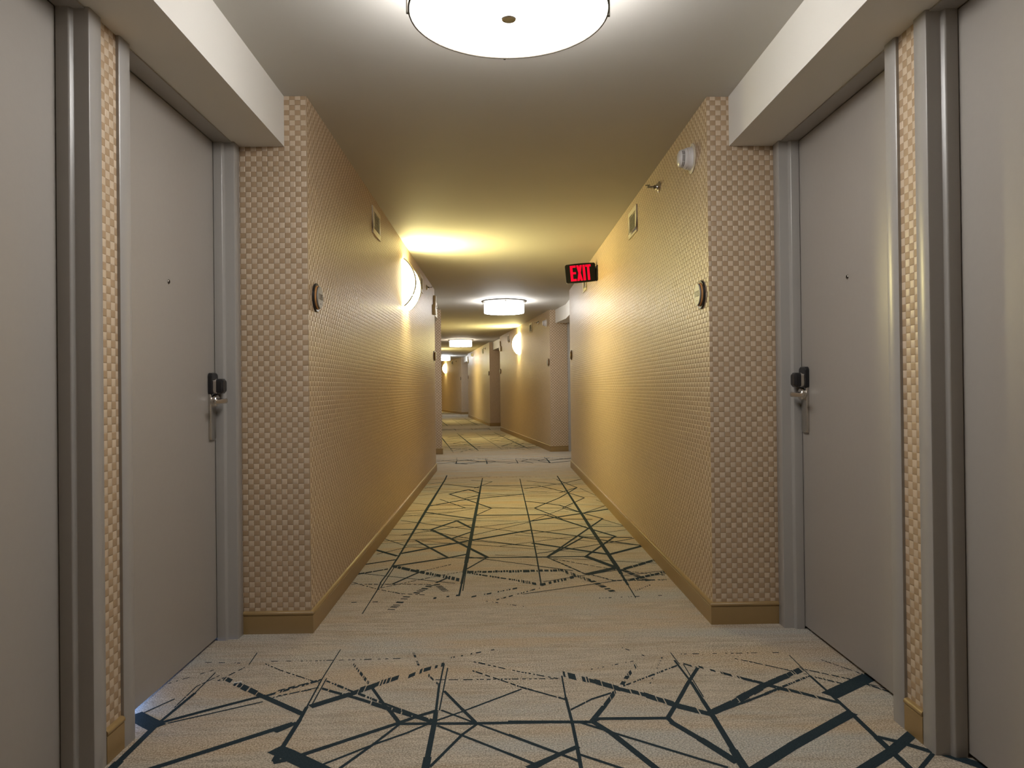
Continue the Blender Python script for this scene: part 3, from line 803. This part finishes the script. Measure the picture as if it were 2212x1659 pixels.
# ------------------------------------------------------------------ doors
def frame_mesh(bm):
    prof = [(CAS, 0.0), (CAS, 0.009), (CAS - 0.004, 0.012), (0.005, 0.012), (0.0015, 0.0105), (0.0, 0.007), (0.0, -0.026), (-0.002, -0.031),
            (-0.012, -0.036), (-0.0145, -0.0375), (-0.016, -0.041), (-0.016, -0.0745), (0.002, -0.0745), (0.002, -0.13), (-0.0, -0.13)]
    # jambs run up to the beam
    for sy in (-1, 1):
        rings = []
        for z in (0.0, SOF):
            ring = [bm.verts.new((x, sy * (DOOR_W/2 + a), z)) for a, x in prof]
            ring += [bm.verts.new((-0.13, sy * (DOOR_W/2 + 0.0), z))]
            rings.append(ring)
        n = len(rings[0])
        for j in range(n - 1):
            bm.faces.new((rings[0][j], rings[0][j+1], rings[1][j+1], rings[1][j]))
    # head
    hp = [(0.0, 2.2045), (-0.0745, 2.2045), (-0.0745, 2.209), (-0.13, 2.209), (-0.13, SOF), (0.0, SOF)]
    y = DOOR_W/2
    rings = [[bm.verts.new((x, sy, z)) for x, z in hp] for sy in (-y, y)]
    n = len(hp)
    for j in range(n):
        bm.faces.new((rings[0][j], rings[0][(j+1) % n], rings[1][(j+1) % n], rings[1][j]))
    bmesh.ops.recalc_face_normals(bm, faces=bm.faces)

DX = -0.0775       # front face of the leaf
def round_rect(w, h, r, n=6):
    pts = []
    for cx, cy, a0 in ((w/2-r, h/2-r, 0), (-w/2+r, h/2-r, pi/2), (-w/2+r, -h/2+r, pi), (w/2-r, -h/2+r, 3*pi/2)):
        for i in range(n+1):
            a = a0 + pi/2*i/n
            pts.append((cx + r*cos(a), cy + r*sin(a)))
    return pts
def plate(bm, outline, x0, x1, cy=0, cz=0, inset=0.0, curve=0.0):
    """slab facing +x from an outline in (y, z)"""
    a = [bm.verts.new((x0, y+cy, z+cz)) for y, z in outline]
    xe = x1 - inset
    b = [bm.verts.new((xe, y+cy, z+cz)) for y, z in outline]
    k = 1.0
    rings = [a, b]
    if inset:
        mx = max(abs(y) for y, z in outline); mz = max(abs(z) for y, z in outline)
        c = [bm.verts.new((x1, y*(1-inset/mx)+cy, z*(1-inset/mz)+cz)) for y, z in outline]
        rings.append(c)
    n = len(outline)
    for p, q in zip(rings, rings[1:]):
        for j in range(n): bm.faces.new((p[j], p[(j+1) % n], q[(j+1) % n], q[j]))
    bm.faces.new(list(reversed(rings[0]))); bm.faces.new(rings[-1])
    bmesh.ops.recalc_face_normals(bm, faces=bm.faces)

def make_door(latch):
    """latch = +1 or -1: the local y side that carries the lock"""
    root = empty('door', (0, 0, 0))
    bm = BM(); frame_mesh(bm)
    obj('door_frame', bm, M['frame'], root, smooth=True, weld=False)
    bm = BM()
    box(bm, DX - 0.045, DX, -DOOR_W/2 + 0.004, DOOR_W/2 - 0.004, 0.014, 2.2035)
    obj('door_panel', bm, M['door'], root)
    # peephole
    bm = BM(); lathe(bm, [(0.0085, DX), (0.0085, DX+0.002), (0.0070, DX+0.0035), (0.0050, DX+0.0030), (0.0045, DX+0.0005)], 'X', 24, (0, 0, 1.52))
    ph = obj('peephole', bm, M['dark_nickel'], root, smooth=True)
    bm = BM(); lathe(bm, [(0.0046, DX+0.0006), (0.0036, DX+0.0018), (0.0012, DX+0.0024)], 'X', 20, (0, 0, 1.52))
    obj('peephole_lens', bm, M['black'], ph, smooth=True)
    # lock: long nickel plate, black reader at the top, lever
    ly = latch * (DOOR_W/2 - 0.059)
    bm = BM(); plate(bm, [(y, z) for y, z in round_rect(0.062, 0.285, 0.012)], DX, DX+0.012, ly, 1.030, 0.003)
    lp = obj('lock_plate', bm, M['chrome'], root, smooth=True)
    lp['label'] = 'long satin nickel lock plate'
    bm = BM(); plate(bm, round_rect(0.070, 0.098, 0.016), DX+0.002, DX+0.020, ly, 1.131, 0.004)
    rd = obj('reader_housing', bm, M['black'], root, smooth=True)
    bm = BM(); plate(bm, round_rect(0.056, 0.064, 0.014), DX+0.020, DX+0.034, ly, 1.122, 0.001)
    obj('reader_band', bm, M['chrome'], rd, smooth=True)
    bm = BM(); plate(bm, round_rect(0.056, 0.064, 0.014), DX+0.034, DX+0.062, ly, 1.122, 0.008)
    obj('reader_head', bm, M['black'], rd, smooth=True)
    # lever: rose, neck and a flat blade pointing to the hinge side
    bm = BM(); lathe(bm, [(0.027, DX+0.010), (0.027, DX+0.026), (0.024, DX+0.030)], 'X', 32, (0, ly, 1.058))
    rs = obj('lever_rose', bm, M['chrome'], root, smooth=True)
    bm = BM()
    lathe(bm, [(0.011, DX+0.028), (0.0095, DX+0.040), (0.0105, DX+0.060)], 'X', 20, (0, ly, 1.058))
    secs = []
    for i in range(9):
        t = i / 8.0
        yy = ly - latch * (t * 0.115 - 0.012); xx = DX + 0.064 + 0.004*sin(t*pi) - 0.006*t
        hh = 0.012 - 0.004*t; th = 0.0055 - 0.002*t
        secs.append([bm.verts.new((xx + th*cos(a), yy, 1.058 + hh*sin(a) - 0.003*t)) for a in [2*pi*k/12 for k in range(12)]])
    for a, b in zip(secs, secs[1:]):
        for j in range(12): bm.faces.new((a[j], a[(j+1) % 12], b[(j+1) % 12], b[j]))
    bm.faces.new(secs[0]); bm.faces.new(list(reversed(secs[-1])))
    bmesh.ops.recalc_face_normals(bm, faces=bm.faces)
    obj('lever_handle', bm, M['chrome'], root, smooth=True)
    return root

protoD = {1: make_door(1), -1: make_door(-1)}
used = set()
for ai, s, half, c, th in sorted(door_specs, key=lambda q: (q[0] != 1 - 1, q[0])):
    # latch: in each bay the locks sit at the outer ends of the bay
    rz = th + (pi if s.sgn > 0 else 0)
    far = (half == 1)
    latch = (1 if far else -1) * (1 if s.sgn < 0 else -1)
    if latch in used: d = copy_tree(protoD[latch])
    else: d = protoD[latch]; used.add(latch)
    d.location = (c.x, c.y, 0); d.rotation_euler = (0, 0, rz)
    door_no[0] += 1
    d.name = 'door_%d' % door_no[0]
    tag(d, 'grey flush door on the %s, %s of the two in the %s door bay' % (names[s.sgn], 'farther' if far else 'nearer', BAY[ai]), 'door', kind='structure')

# ------------------------------------------------------------------ ceiling lamps
def make_lamp(glass, diff):
    root = empty('ceiling_light', (0, 0, 0))
    R = 0.305
    bm = BM(); lathe(bm, [(0.10, H), (0.350, H), (0.352, H-0.006), (0.346, H-0.014), (0.335, H-0.016), (0.10, H-0.016)], 'Z', 72)
    obj('canopy', bm, M['bronze'], root, smooth=True)
    # top rim ring
    bm = BM(); tube(bm, [(0.322*cos(2*pi*i/72), 0.322*sin(2*pi*i/72), H-0.026) for i in range(72)], 0.0055, 8, closed=True)
    obj('top_ring', bm, M['chrome'], root, smooth=True)
    # drum
    bm = BM()
    rs = lathe(bm, [(R, H-0.034), (R, H-0.186)], 'Z', 96, cap=False)
    rs2 = lathe(bm, [(R-0.004, H-0.186), (R-0.004, H-0.034)], 'Z', 96, cap=False)
    obj('glass_drum', bm, glass, root, smooth=True)
    bm = BM(); lathe(bm, [(R-0.006, H-0.180), (R-0.006, H-0.186), (R*0.7, H-0.189), (R*0.3, H-0.190), (0.004, H-0.190)], 'Z', 96)
    obj('diffuser', bm, diff, root, smooth=True)
    bm = BM(); tube(bm, [((R+0.001)*cos(2*pi*i/96), (R+0.001)*sin(2*pi*i/96), H-0.187) for i in range(96)], 0.0034, 8, closed=True)
    obj('bottom_ring', bm, M['bronze'], root, smooth=True)
    for k in range(4):
        a = k * pi/2 + radians(-88)
        c, s_ = cos(a), sin(a)
        bm = BM()
        tube(bm, [((R+0.006)*c, (R+0.006)*s_, H-0.030), ((R+0.006)*c, (R+0.006)*s_, H-0.190)], 0.0040, 8)
        rod = obj('rod', bm, M['bronze'], root, smooth=True)
        bm = BM()
        lathe(bm, [(0.004, -0.011), (0.010, -0.008), (0.012, 0.0), (0.010, 0.008), (0.004, 0.011)], 'Z', 16, ((R+0.012)*c, (R+0.012)*s_, H-0.032))
        obj('knob', bm, M['chrome'], rod, smooth=True)
    bm = BM(); lathe(bm, [(0.0225, H-0.191), (0.0235, H-0.193), (0.0235, H-0.203), (0.0215, H-0.2055), (0.018, H-0.2045), (0.004, H-0.2035)], 'Z', 40)
    obj('finial', bm, M['chrome'], root, smooth=True)
    return root
lamps = [((0.040, 2.290), 'glassA', 0, 'round drum ceiling light nearest the camera, cut by the top of the picture'),
         ((0.078, 11.45), 'glassA', 2, 'round drum ceiling light above the second door bay, showing its whole side'),
         ((-1.06, 20.42), 'glassA2', 5, 'warm tinted round drum ceiling light above the third door bay'),
         ((-2.31, 30.25), 'glassA3', 8, 'farthest round drum ceiling light, brilliant white, half behind the left wall'),
         ]
first = None
for (x, y), g, rz, lab in lamps:
    if first is None: first = L = make_lamp(M[g], M[g.replace('glass', 'diff')])
    else:
        L = copy_tree(first)
        if g != 'glassA':
            for ch in L.children:
                if ch.name.startswith(('glass_drum', 'diffuser')):
                    ch.data = ch.data.copy(); ch.data.materials[0] = M[g if ch.name.startswith('glass') else g.replace('glass', 'diff')]
    L.location = (x, y, 0); L.rotation_euler = (0, 0, radians(rz))
    tag(L, lab, 'ceiling light', 'drum ceiling lights')

# ------------------------------------------------------------------ things on the walls
def on_wall(S, side, s, z):
    """point and turn for something on a corridor wall, s metres from the near corner"""
    p0 = S.L0 if side < 0 else S.R0
    p = p0 + S.d * s
    return (p.x, p.y, z), S.t + (0 if side < 0 else pi)

def make_sconce():
    root = empty('wall_sconce', (0, 0, 0))
    h, w, dep = 0.43, 0.42, 0.108
    n = 24
    def arc(k, d): 
        a = -pi/2 + pi*k/n
        # shallow bow from wall to wall
        t = k / n
        return (0.012 + d * (1 - (2*t-1)**2) ** 0.85, -h/2 + h*t)
    bm = BM(); plate(bm, round_rect(w*0.92, h*0.92, 0.01), 0.0, 0.012)
    obj('back_plate', bm, M['white'], root)
    bm = BM()
    cols = []
    for y in (-w/2 + 0.006, w/2 - 0.006):
        cols.append([bm.verts.new((arc(k, dep-0.003)[0], y, arc(k, dep)[1])) for k in range(n+1)])
    for k in range(n): bm.faces.new((cols[0][k], cols[1][k], cols[1][k+1], cols[0][k+1]))
    bmesh.ops.recalc_face_normals(bm, faces=bm.faces)
    obj('glass_bow', bm, M['sconce'], root, smooth=True, weld=False)
    for y in (-w/2 + 0.0055, w/2 - 0.0055):
        bm = BM(); bm.faces.new([bm.verts.new((arc(k, dep-0.004)[0], y, arc(k, dep)[1])) for k in range(n+1)])
        r_ = bmesh.ops.extrude_face_region(bm, geom=bm.faces[:])
        for v in [g for g in r_['geom'] if isinstance(g, bmesh.types.BMVert)]: v.co.y += 0.003 if y < 0 else -0.003
        bmesh.ops.recalc_face_normals(bm, faces=bm.faces)
        obj('end_glass', bm, M['sconce_end'], root)
    for y in (-w/2, w/2):
        bm = BM(); tube(bm, [(arc(k, dep)[0], y, arc(k, dep)[1]) for k in range(n+1)], 0.006, 8)
        obj('edge_band', bm, M['dark_nickel'], root, smooth=True)
    return root
sconce_spots = [(S1, -1, 3.53, 2.065, 'bowed glowing wall sconce on the left wall, the largest in view'),
                (S2, 1, 3.42, 2.065, 'bowed glowing wall sconce on the right wall past the exit sign'),
                (S3, -1, 3.6, 2.065, 'bowed wall sconce on the left of the third corridor stretch, lighting the wall opposite'),
                (S4, 1, 3.45, 2.065, 'small glowing wall sconce at the far end of the corridor')]
sc0 = None
for S, sd, s, z, lab in sconce_spots:
    o = make_sconce() if sc0 is None else copy_tree(sc0)
    sc0 = sc0 or o
    loc, rz = on_wall(S, sd, s, z); o.location = loc; o.rotation_euler = (0, 0, rz)
    tag(o, lab, 'wall sconce', 'wall sconces')

def make_vent():
    root = empty('air_vent', (0, 0, 0))
    w, h, iw, ih = 0.315, 0.190, 0.225, 0.120
    bm = BM()
    t = 0.010
    for y0, y1, z0, z1 in ((-w/2, w/2, ih/2, h/2), (-w/2, w/2, -h/2, -ih/2), (-w/2, -iw/2, -ih/2, ih/2), (iw/2, w/2, -ih/2, ih/2)):
        box(bm, 0, t, y0, y1, z0, z1)
    obj('vent_frame', bm, M['ivory'], root, bevel=0.0012, seg=1)
    bm = BM(); box(bm, 0.0005, 0.0015, -iw/2, iw/2, -ih/2, ih/2)
    obj('duct_opening', bm, M['void'], root)
    for k in range(10):
        z = -ih/2 + 0.007 + k * (ih - 0.012) / 9.3
        bm = BM(); v = box(bm, 0.002, 0.0085, -iw/2, iw/2, z-0.0014, z+0.0014)
        for q in v[1:3] + v[5:7]: q.co.z -= 0.0022
        obj('slat', bm, M['ivory'], root)
    return root
vent_spots = [(S1, -1, 1.885, 2.275, 'white air vent on the left wall between the room sign and the sconce'),
              (S1, -1, 4.90, 2.275, 'white air vent on the left wall just beyond the big sconce'),
              (S1, 1, 1.90, 2.280, 'white air vent on the right wall between the sprinkler and the exit sign'),
              (S1, 1, 4.95, 2.275, 'white air vent half hidden under the exit sign'),
              (S2, 1, 1.90, 2.28, 'air vent on the second right wall, on the near side of its sconce'),
              (S2, 1, 5.0, 2.28, 'air vent on the second right wall, on the far side of its sconce'),
              (S3, 1, 1.75, 2.28, 'tiny air vent on the third right wall'),
              (S4, 1, 1.9, 2.28, 'air vent on the farthest wall, near side of the small sconce'),
              (S4, 1, 4.9, 2.28, 'air vent on the farthest wall, left of the small sconce')]
v0 = None
for S, sd, s, z, lab in vent_spots:
    o = make_vent() if v0 is None else copy_tree(v0)
    v0 = v0 or o
    loc, rz = on_wall(S, sd, s, z); o.location = loc; o.rotation_euler = (0, 0, rz)
    tag(o, lab, 'air vent', 'wall air vents')

def text_mesh(name, txt, size, mat, parent, loc, depth=0.0006):
    cu = bpy.data.curves.new(name, 'FONT')
    cu.body = txt; cu.size = size; cu.align_x = 'CENTER'; cu.align_y = 'CENTER'; cu.extrude = depth
    o = bpy.data.objects.new(name, cu)
    COL.objects.link(o)
    dg = bpy.context.evaluated_depsgraph_get()
    me = bpy.data.meshes.new_from_object(o.evaluated_get(dg))
    bpy.data.objects.remove(o)
    bpy.data.curves.remove(cu)
    me.materials.clear(); me.materials.append(mat)
    # text lies in XY, stand it up facing +x: (x,y,z) -> (z, x, y)
    me.transform(Matrix(((0, 0, 1, 0), (1, 0, 0, 0), (0, 1, 0, 0), (0, 0, 0, 1))))
    q = bpy.data.objects.new(name, me); COL.objects.link(q)
    q.parent = parent; q.location = loc
    return q

def make_sign(num=None):
    root = empty('room_sign', (0, 0, 0))
    bm = BM(); lathe(bm, [(0.066, 0.0), (0.068, 0.002), (0.068, 0.008), (0.066, 0.010)], 'X', 56)
    obj('backing_disc', bm, M['black'], root, smooth=True)
    bm = BM(); lathe(bm, [(0.0565, 0.010), (0.0565, 0.015), (0.055, 0.0165)], 'X', 56)
    obj('amber_ring', bm, M['gold'], root, smooth=True)
    bm = BM(); lathe(bm, [(0.0535, 0.0165), (0.0535, 0.019)], 'X', 56)
    obj('spacer', bm, M['black'], root, smooth=True)
    bm = BM(); lathe(bm, [(0.0515, 0.019), (0.0515, 0.0235), (0.0505, 0.0245)], 'X', 56)
    f = obj('face_disc', bm, M['plaque'], root, smooth=True)
    if num:
        text_mesh('room_number', num, 0.040, M['plaque_ink'], f, (0.0248, 0, 0.002))
        bm = BM()
        for y in (-0.006, 0.0, 0.006): box(bm, 0.0245, 0.0252, y-0.002, y+0.002, -0.031, -0.0285)
        obj('braille_dots', bm, M['plaque_ink'], f)
    return root
sign_spots = [(S1, -1, 0.135, 'NUM_L', 'round room number sign on the left wall beside the near corner'),
              (S1, 1, 0.120, 'NUM_R', 'round room number sign on the right wall beside the near corner'),
              (S1, -1, 6.48, None, 'round room sign at the far end of the left wall'),
              (S1, 1, 6.60, None, 'round room sign at the far end of the right wall, below the exit sign'),
              (S2, 1, 0.13, None, 'round room sign at the near corner of the second right wall'),
              (S2, 1, 6.50, None, 'round room sign at the far end of the second right wall'),
              (S3, 1, 0.13, None, 'small round room sign at the near corner of the third right wall'),
              (S3, 1, 7.08, None, 'small round room sign at the far end of the third right wall'),
              (S4, 1, 0.13, None, 'tiny dark round room sign at the corner of the farthest wall')]
NUM = {'NUM_L': '1105', 'NUM_R': '1123'}
plain = None
for S, sd, s, num, lab in sign_spots:
    if num: o = make_sign(NUM[num])
    else:
        o = make_sign() if plain is None else copy_tree(plain)
        plain = plain or o
    loc, rz = on_wall(S, sd, s, 1.537); o.location = loc; o.rotation_euler = (0, 0, rz)
    tag(o, lab, 'room sign', 'round room number signs')

def make_sprinkler():
    root = empty('sprinkler', (0, 0, 0))
    bm = BM(); lathe(bm, [(0.034, 0.0), (0.034, 0.002), (0.030, 0.006), (0.020, 0.012), (0.018, 0.020), (0.012, 0.022)], 'X', 32)
    obj('escutcheon', bm, M['chrome'], root, smooth=True)
    bm = BM(); lathe(bm, [(0.010, 0.020), (0.010, 0.034), (0.008, 0.036)], 'X', 12)
    bd = obj('sprinkler_body', bm, M['dark_nickel'], root, smooth=True)
    bm = BM()
    for sy in (-1, 1):
        tube(bm, [(0.034, sy*0.009, 0), (0.044, sy*0.014, 0), (0.058, sy*0.012, 0), (0.070, sy*0.003, 0)], 0.0024, 8)
    obj('frame_arms', bm, M['dark_nickel'], root, smooth=True)
    bm = BM(); tube(bm, [(0.036, 0, 0), (0.068, 0, 0)], 0.002, 8)
    obj('bulb', bm, M['lens'], bd, smooth=True)
    bm = BM(); box(bm, 0.066, 0.0685, -0.013, 0.013, -0.006, 0.006); box(bm, 0.056, 0.084, -0.011, 0.011, 0.010, 0.0115)
    box(bm, 0.066, 0.0685, -0.004, 0.004, 0.004, 0.0105)
    obj('deflector', bm, M['dark_nickel'], root)
    return root
sp_spots = [(S1, 1, 1.03, 2.30, 'sidewall sprinkler head on the right wall between the smoke detector and the vent'),
            (S1, -1, 5.52, 2.315, 'sidewall sprinkler head on the left wall beyond the sconce and vent'),
            (S2, 1, 1.05, 2.31, 'sidewall sprinkler head on the second right wall'),
            (S3, 1, 1.0, 2.31, 'tiny sprinkler head on the third right wall'),
            (S4, 1, 1.0, 2.31, 'tiny sprinkler head on the farthest wall')]
p0 = None
for S, sd, s, z, lab in sp_spots:
    o = make_sprinkler() if p0 is None else copy_tree(p0)
    p0 = p0 or o
    loc, rz = on_wall(S, sd, s, z); o.location = loc; o.rotation_euler = (0, 0, rz)
    tag(o, lab, 'sprinkler', 'sidewall sprinklers')

def make_detector():
    root = empty('smoke_detector', (0, 0, 0))
    bm = BM(); lathe(bm, [(0.072, 0.0), (0.074, 0.002), (0.073, 0.005), (0.058, 0.008)], 'X', 56)
    obj('base_plate', bm, M['ivory'], root, smooth=True)
    bm = BM(); lathe(bm, [(0.060, 0.007), (0.056, 0.012), (0.054, 0.026), (0.0525, 0.027), (0.0515, 0.036), (0.048, 0.039), (0.046, 0.046)], 'X', 56)
    obj('housing', bm, M['white'], root, smooth=True)
    bm = BM(); lathe(bm, [(0.041, 0.046), (0.041, 0.058)], 'X', 48)
    slot = obj('smoke_slots', bm, M['void'], root, smooth=True)
    bm = BM(); lathe(bm, [(0.0435, 0.0495), (0.0440, 0.0515), (0.0430, 0.0530)], 'X', 48)
    for k in range(8):
        a = 2*pi*k/8 + 0.2
        y, z = 0.0425*cos(a), 0.0425*sin(a)
        box(bm, 0.046, 0.058, y-0.001, y+0.001, z-0.001, z+0.001)
    obj('slot_ring', bm, M['white'], slot)
    bm = BM(); lathe(bm, [(0.0425, 0.0565), (0.042, 0.060), (0.038, 0.066), (0.028, 0.071), (0.012, 0.0735)], 'X', 48)
    obj('dome', bm, M['white'], root, smooth=True)
    return root
d0 = None
for S, sd, s, z, lab in [(S1, 1, 0.268, 2.235, 'white smoke detector on the right wall near the beam corner'),
                         (S2, 1, 0.30, 2.235, 'white smoke detector on the second right wall near its corner'),
                         (S3, 1, 5.2, 2.30, 'tiny white detector toward the far end of the third right wall')]:
    o = make_detector() if d0 is None else copy_tree(d0)
    d0 = d0 or o
    loc, rz = on_wall(S, sd, s, z); o.location = loc; o.rotation_euler = (0, 0, rz)
    tag(o, lab, 'smoke detector', 'smoke detectors')

def make_alarm():
    root = empty('alarm_strobe', (0, 0, 0))
    bm = BM(); box(bm, 0, 0.032, -0.06, 0.06, -0.02, 0.19)
    obj('horn_box', bm, M['ivory'], root, bevel=0.003)
    bm = BM(); box(bm, 0, 0.042, -0.205, -0.085, -0.075, 0.055)
    obj('relay_box', bm, M['ivory'], root, bevel=0.003)
    bm = BM(); box(bm, 0.032, 0.047, -0.025, 0.025, 0.02, 0.06)
    obj('strobe_lens', bm, M['lens'], root, bevel=0.004)
    return root
a0 = None
for S, sd, s, z, lab in [(S1, -1, 6.50, 2.145, 'ivory alarm horn box at the far end of the left wall'),
                         (S2, 1, 6.50, 2.12, 'alarm horn box at the far end of the second right wall'),
                         (S3, 1, 7.10, 2.14, 'tiny alarm horn box at the far end of the third right wall')]:
    o = make_alarm() if a0 is None else copy_tree(a0)
    a0 = a0 or o
    loc, rz = on_wall(S, sd, s, z); o.location = loc; o.rotation_euler = (0, 0, rz)
    if sd > 0: o.scale = (1, -1, 1)
    tag(o, lab, 'fire alarm', 'fire alarm horn boxes')

# ------------------------------------------------------------------ exit sign (face towards the camera, arm to the right wall)
ex = empty('exit_sign', (0.9725, 7.32, 2.225))
tag(ex, 'black exit sign with red glowing letters sticking out of the right wall', 'exit sign')
TILT = radians(-4.6)
def ex_part(name, bm, mat, parent=ex, bevel=0, smooth=False):
    bm.transform(Matrix.Translation((-0.165, 0, 0)) @ Matrix.Rotation(TILT, 4, 'Y'))
    return obj(name, bm, mat, parent, bevel=bevel, smooth=smooth, weld=False)
bm = BM()
out = round_rect(0.298, 0.178, 0.016)
for p in [0]:
    # barrel-sided housing: top and bottom bow a little
    o2 = [(x, z + (0.005 * max(0, 1 - (x/0.149)**2)) * (1 if z > 0 else -1)) for x, z in out]
    o3 = []
    prev = None
    for x, z in o2: o3.append((x, z))
    # add the bowed midpoints
    top = [(x, 0.089 + 0.005*(1-(x/0.149)**2)) for x in (0.10, 0.05, 0, -0.05, -0.10)]
    bot = [(x, -0.089 - 0.005*(1-(x/0.149)**2)) for x in (-0.10, -0.05, 0, 0.05, 0.10)]
    q = len(out) // 4
    ring = o3[:q] + top + o3[q:3*q] + bot + o3[3*q:]
    ring = sorted(set(ring), key=lambda p: math.atan2(p[1], p[0]))
    a = [bm.verts.new((x, -0.018, z)) for x, z in ring]
    b = [bm.verts.new((x, 0.010, z)) for x, z in ring]
    n = len(ring)
    for j in range(n): bm.faces.new((a[j], a[(j+1) % n], b[(j+1) % n], b[j]))
    bm.faces.new(a); bm.faces.new(list(reversed(b)))
    bmesh.ops.recalc_face_normals(bm, faces=bm.faces)
ex_part('housing', bm, M['black_matt'])
bm = BM(); box(bm, -0.143, 0.143, 0.010, 0.026, -0.090, 0.090)
ex_part('back_panel', bm, M['white'])
LET = {'E': [((0, 0), (0.025, 0.0), (0.025, 0.158), (0, 0.158)), ((0.025, 0.136), (0.057, 0.136), (0.057, 0.158), (0.025, 0.158)),
             ((0.025, 0.070), (0.055, 0.070), (0.055, 0.091), (0.025, 0.091)), ((0.025, 0), (0.057, 0), (0.057, 0.022), (0.025, 0.022))],
       'X': [((0, 0), (0.023, 0), (0.057, 0.158), (0.034, 0.158)), ((0.034, 0), (0.057, 0), (0.023, 0.158), (0, 0.158))],
       'I': [((0, 0), (0.024, 0), (0.024, 0.158), (0, 0.158))],
       'T': [((0.0145, 0), (0.0375, 0), (0.0375, 0.136), (0.0145, 0.136)), ((0, 0.136), (0.052, 0.136), (0.052, 0.158), (0, 0.158))]}
x = -0.103
SX, SZ = 1.0, 0.97
for ch, adv in (('E', 0.0625), ('X', 0.062), ('I', 0.029), ('T', 0.052)):
    bm = BM()
    for k, quad in enumerate(LET[ch]):
        d = -0.0186 - 0.0002 * k
        f = [bm.verts.new((x + px * SX, d, (pz - 0.079) * SZ)) for px, pz in quad]
        g = [bm.verts.new((x + px * SX, -0.017, (pz - 0.079) * SZ)) for px, pz in quad]
        bm.faces.new(f); bm.faces.new(list(reversed(g)))
        for j in range(4): bm.faces.new((f[(j+1) % 4], f[j], g[j], g[(j+1) % 4]))
    bmesh.ops.recalc_face_normals(bm, faces=bm.faces)
    ex_part('letter_%s' % ch.lower(), bm, M['red'])
    x += adv * SX
bm = BM(); box(bm, -0.034, -0.008, -0.012, 0.012, -0.060, 0.045)
obj('side_arm', bm, M['black_matt'], ex, bevel=0.003)
bm = BM()
plate(bm, round_rect(0.11, 0.150, 0.02), 0, 0.010, 0, 0.0, 0.003)
bm.transform(Matrix.Rotation(pi, 4, 'Z'))
obj('wall_canopy', bm, M['black_matt'], ex, smooth=True)

# scrap on the carpet
bm = BM(); box(bm, -0.013, 0.013, -0.0035, 0.0035, 0.001, 0.003)
for v in bm.verts: v.co.y += 0.004 * sin(v.co.x * 120)
o = obj('paper_scrap', bm, M['lint']); o.location = (-1.0, 2.83, 0); o.rotation_euler = (0, 0, 0.05)
tag(o, 'tiny white paper scrap on the carpet before the left far door', 'paper scrap')

# daylight of the room behind the far left door, leaking under it
ld = bpy.data.lights.new('room_daylight', 'AREA')
ld.shape = 'RECTANGLE'; ld.size = 0.10; ld.size_y = 0.16
ld.energy = 5.0; ld.color = (0.28, 0.48, 1.0)
lo = bpy.data.objects.new('room_daylight', ld); COL.objects.link(lo)
lo.location = (-1.46, 2.47, 0.052); lo.rotation_euler = (0, radians(-90), 0)
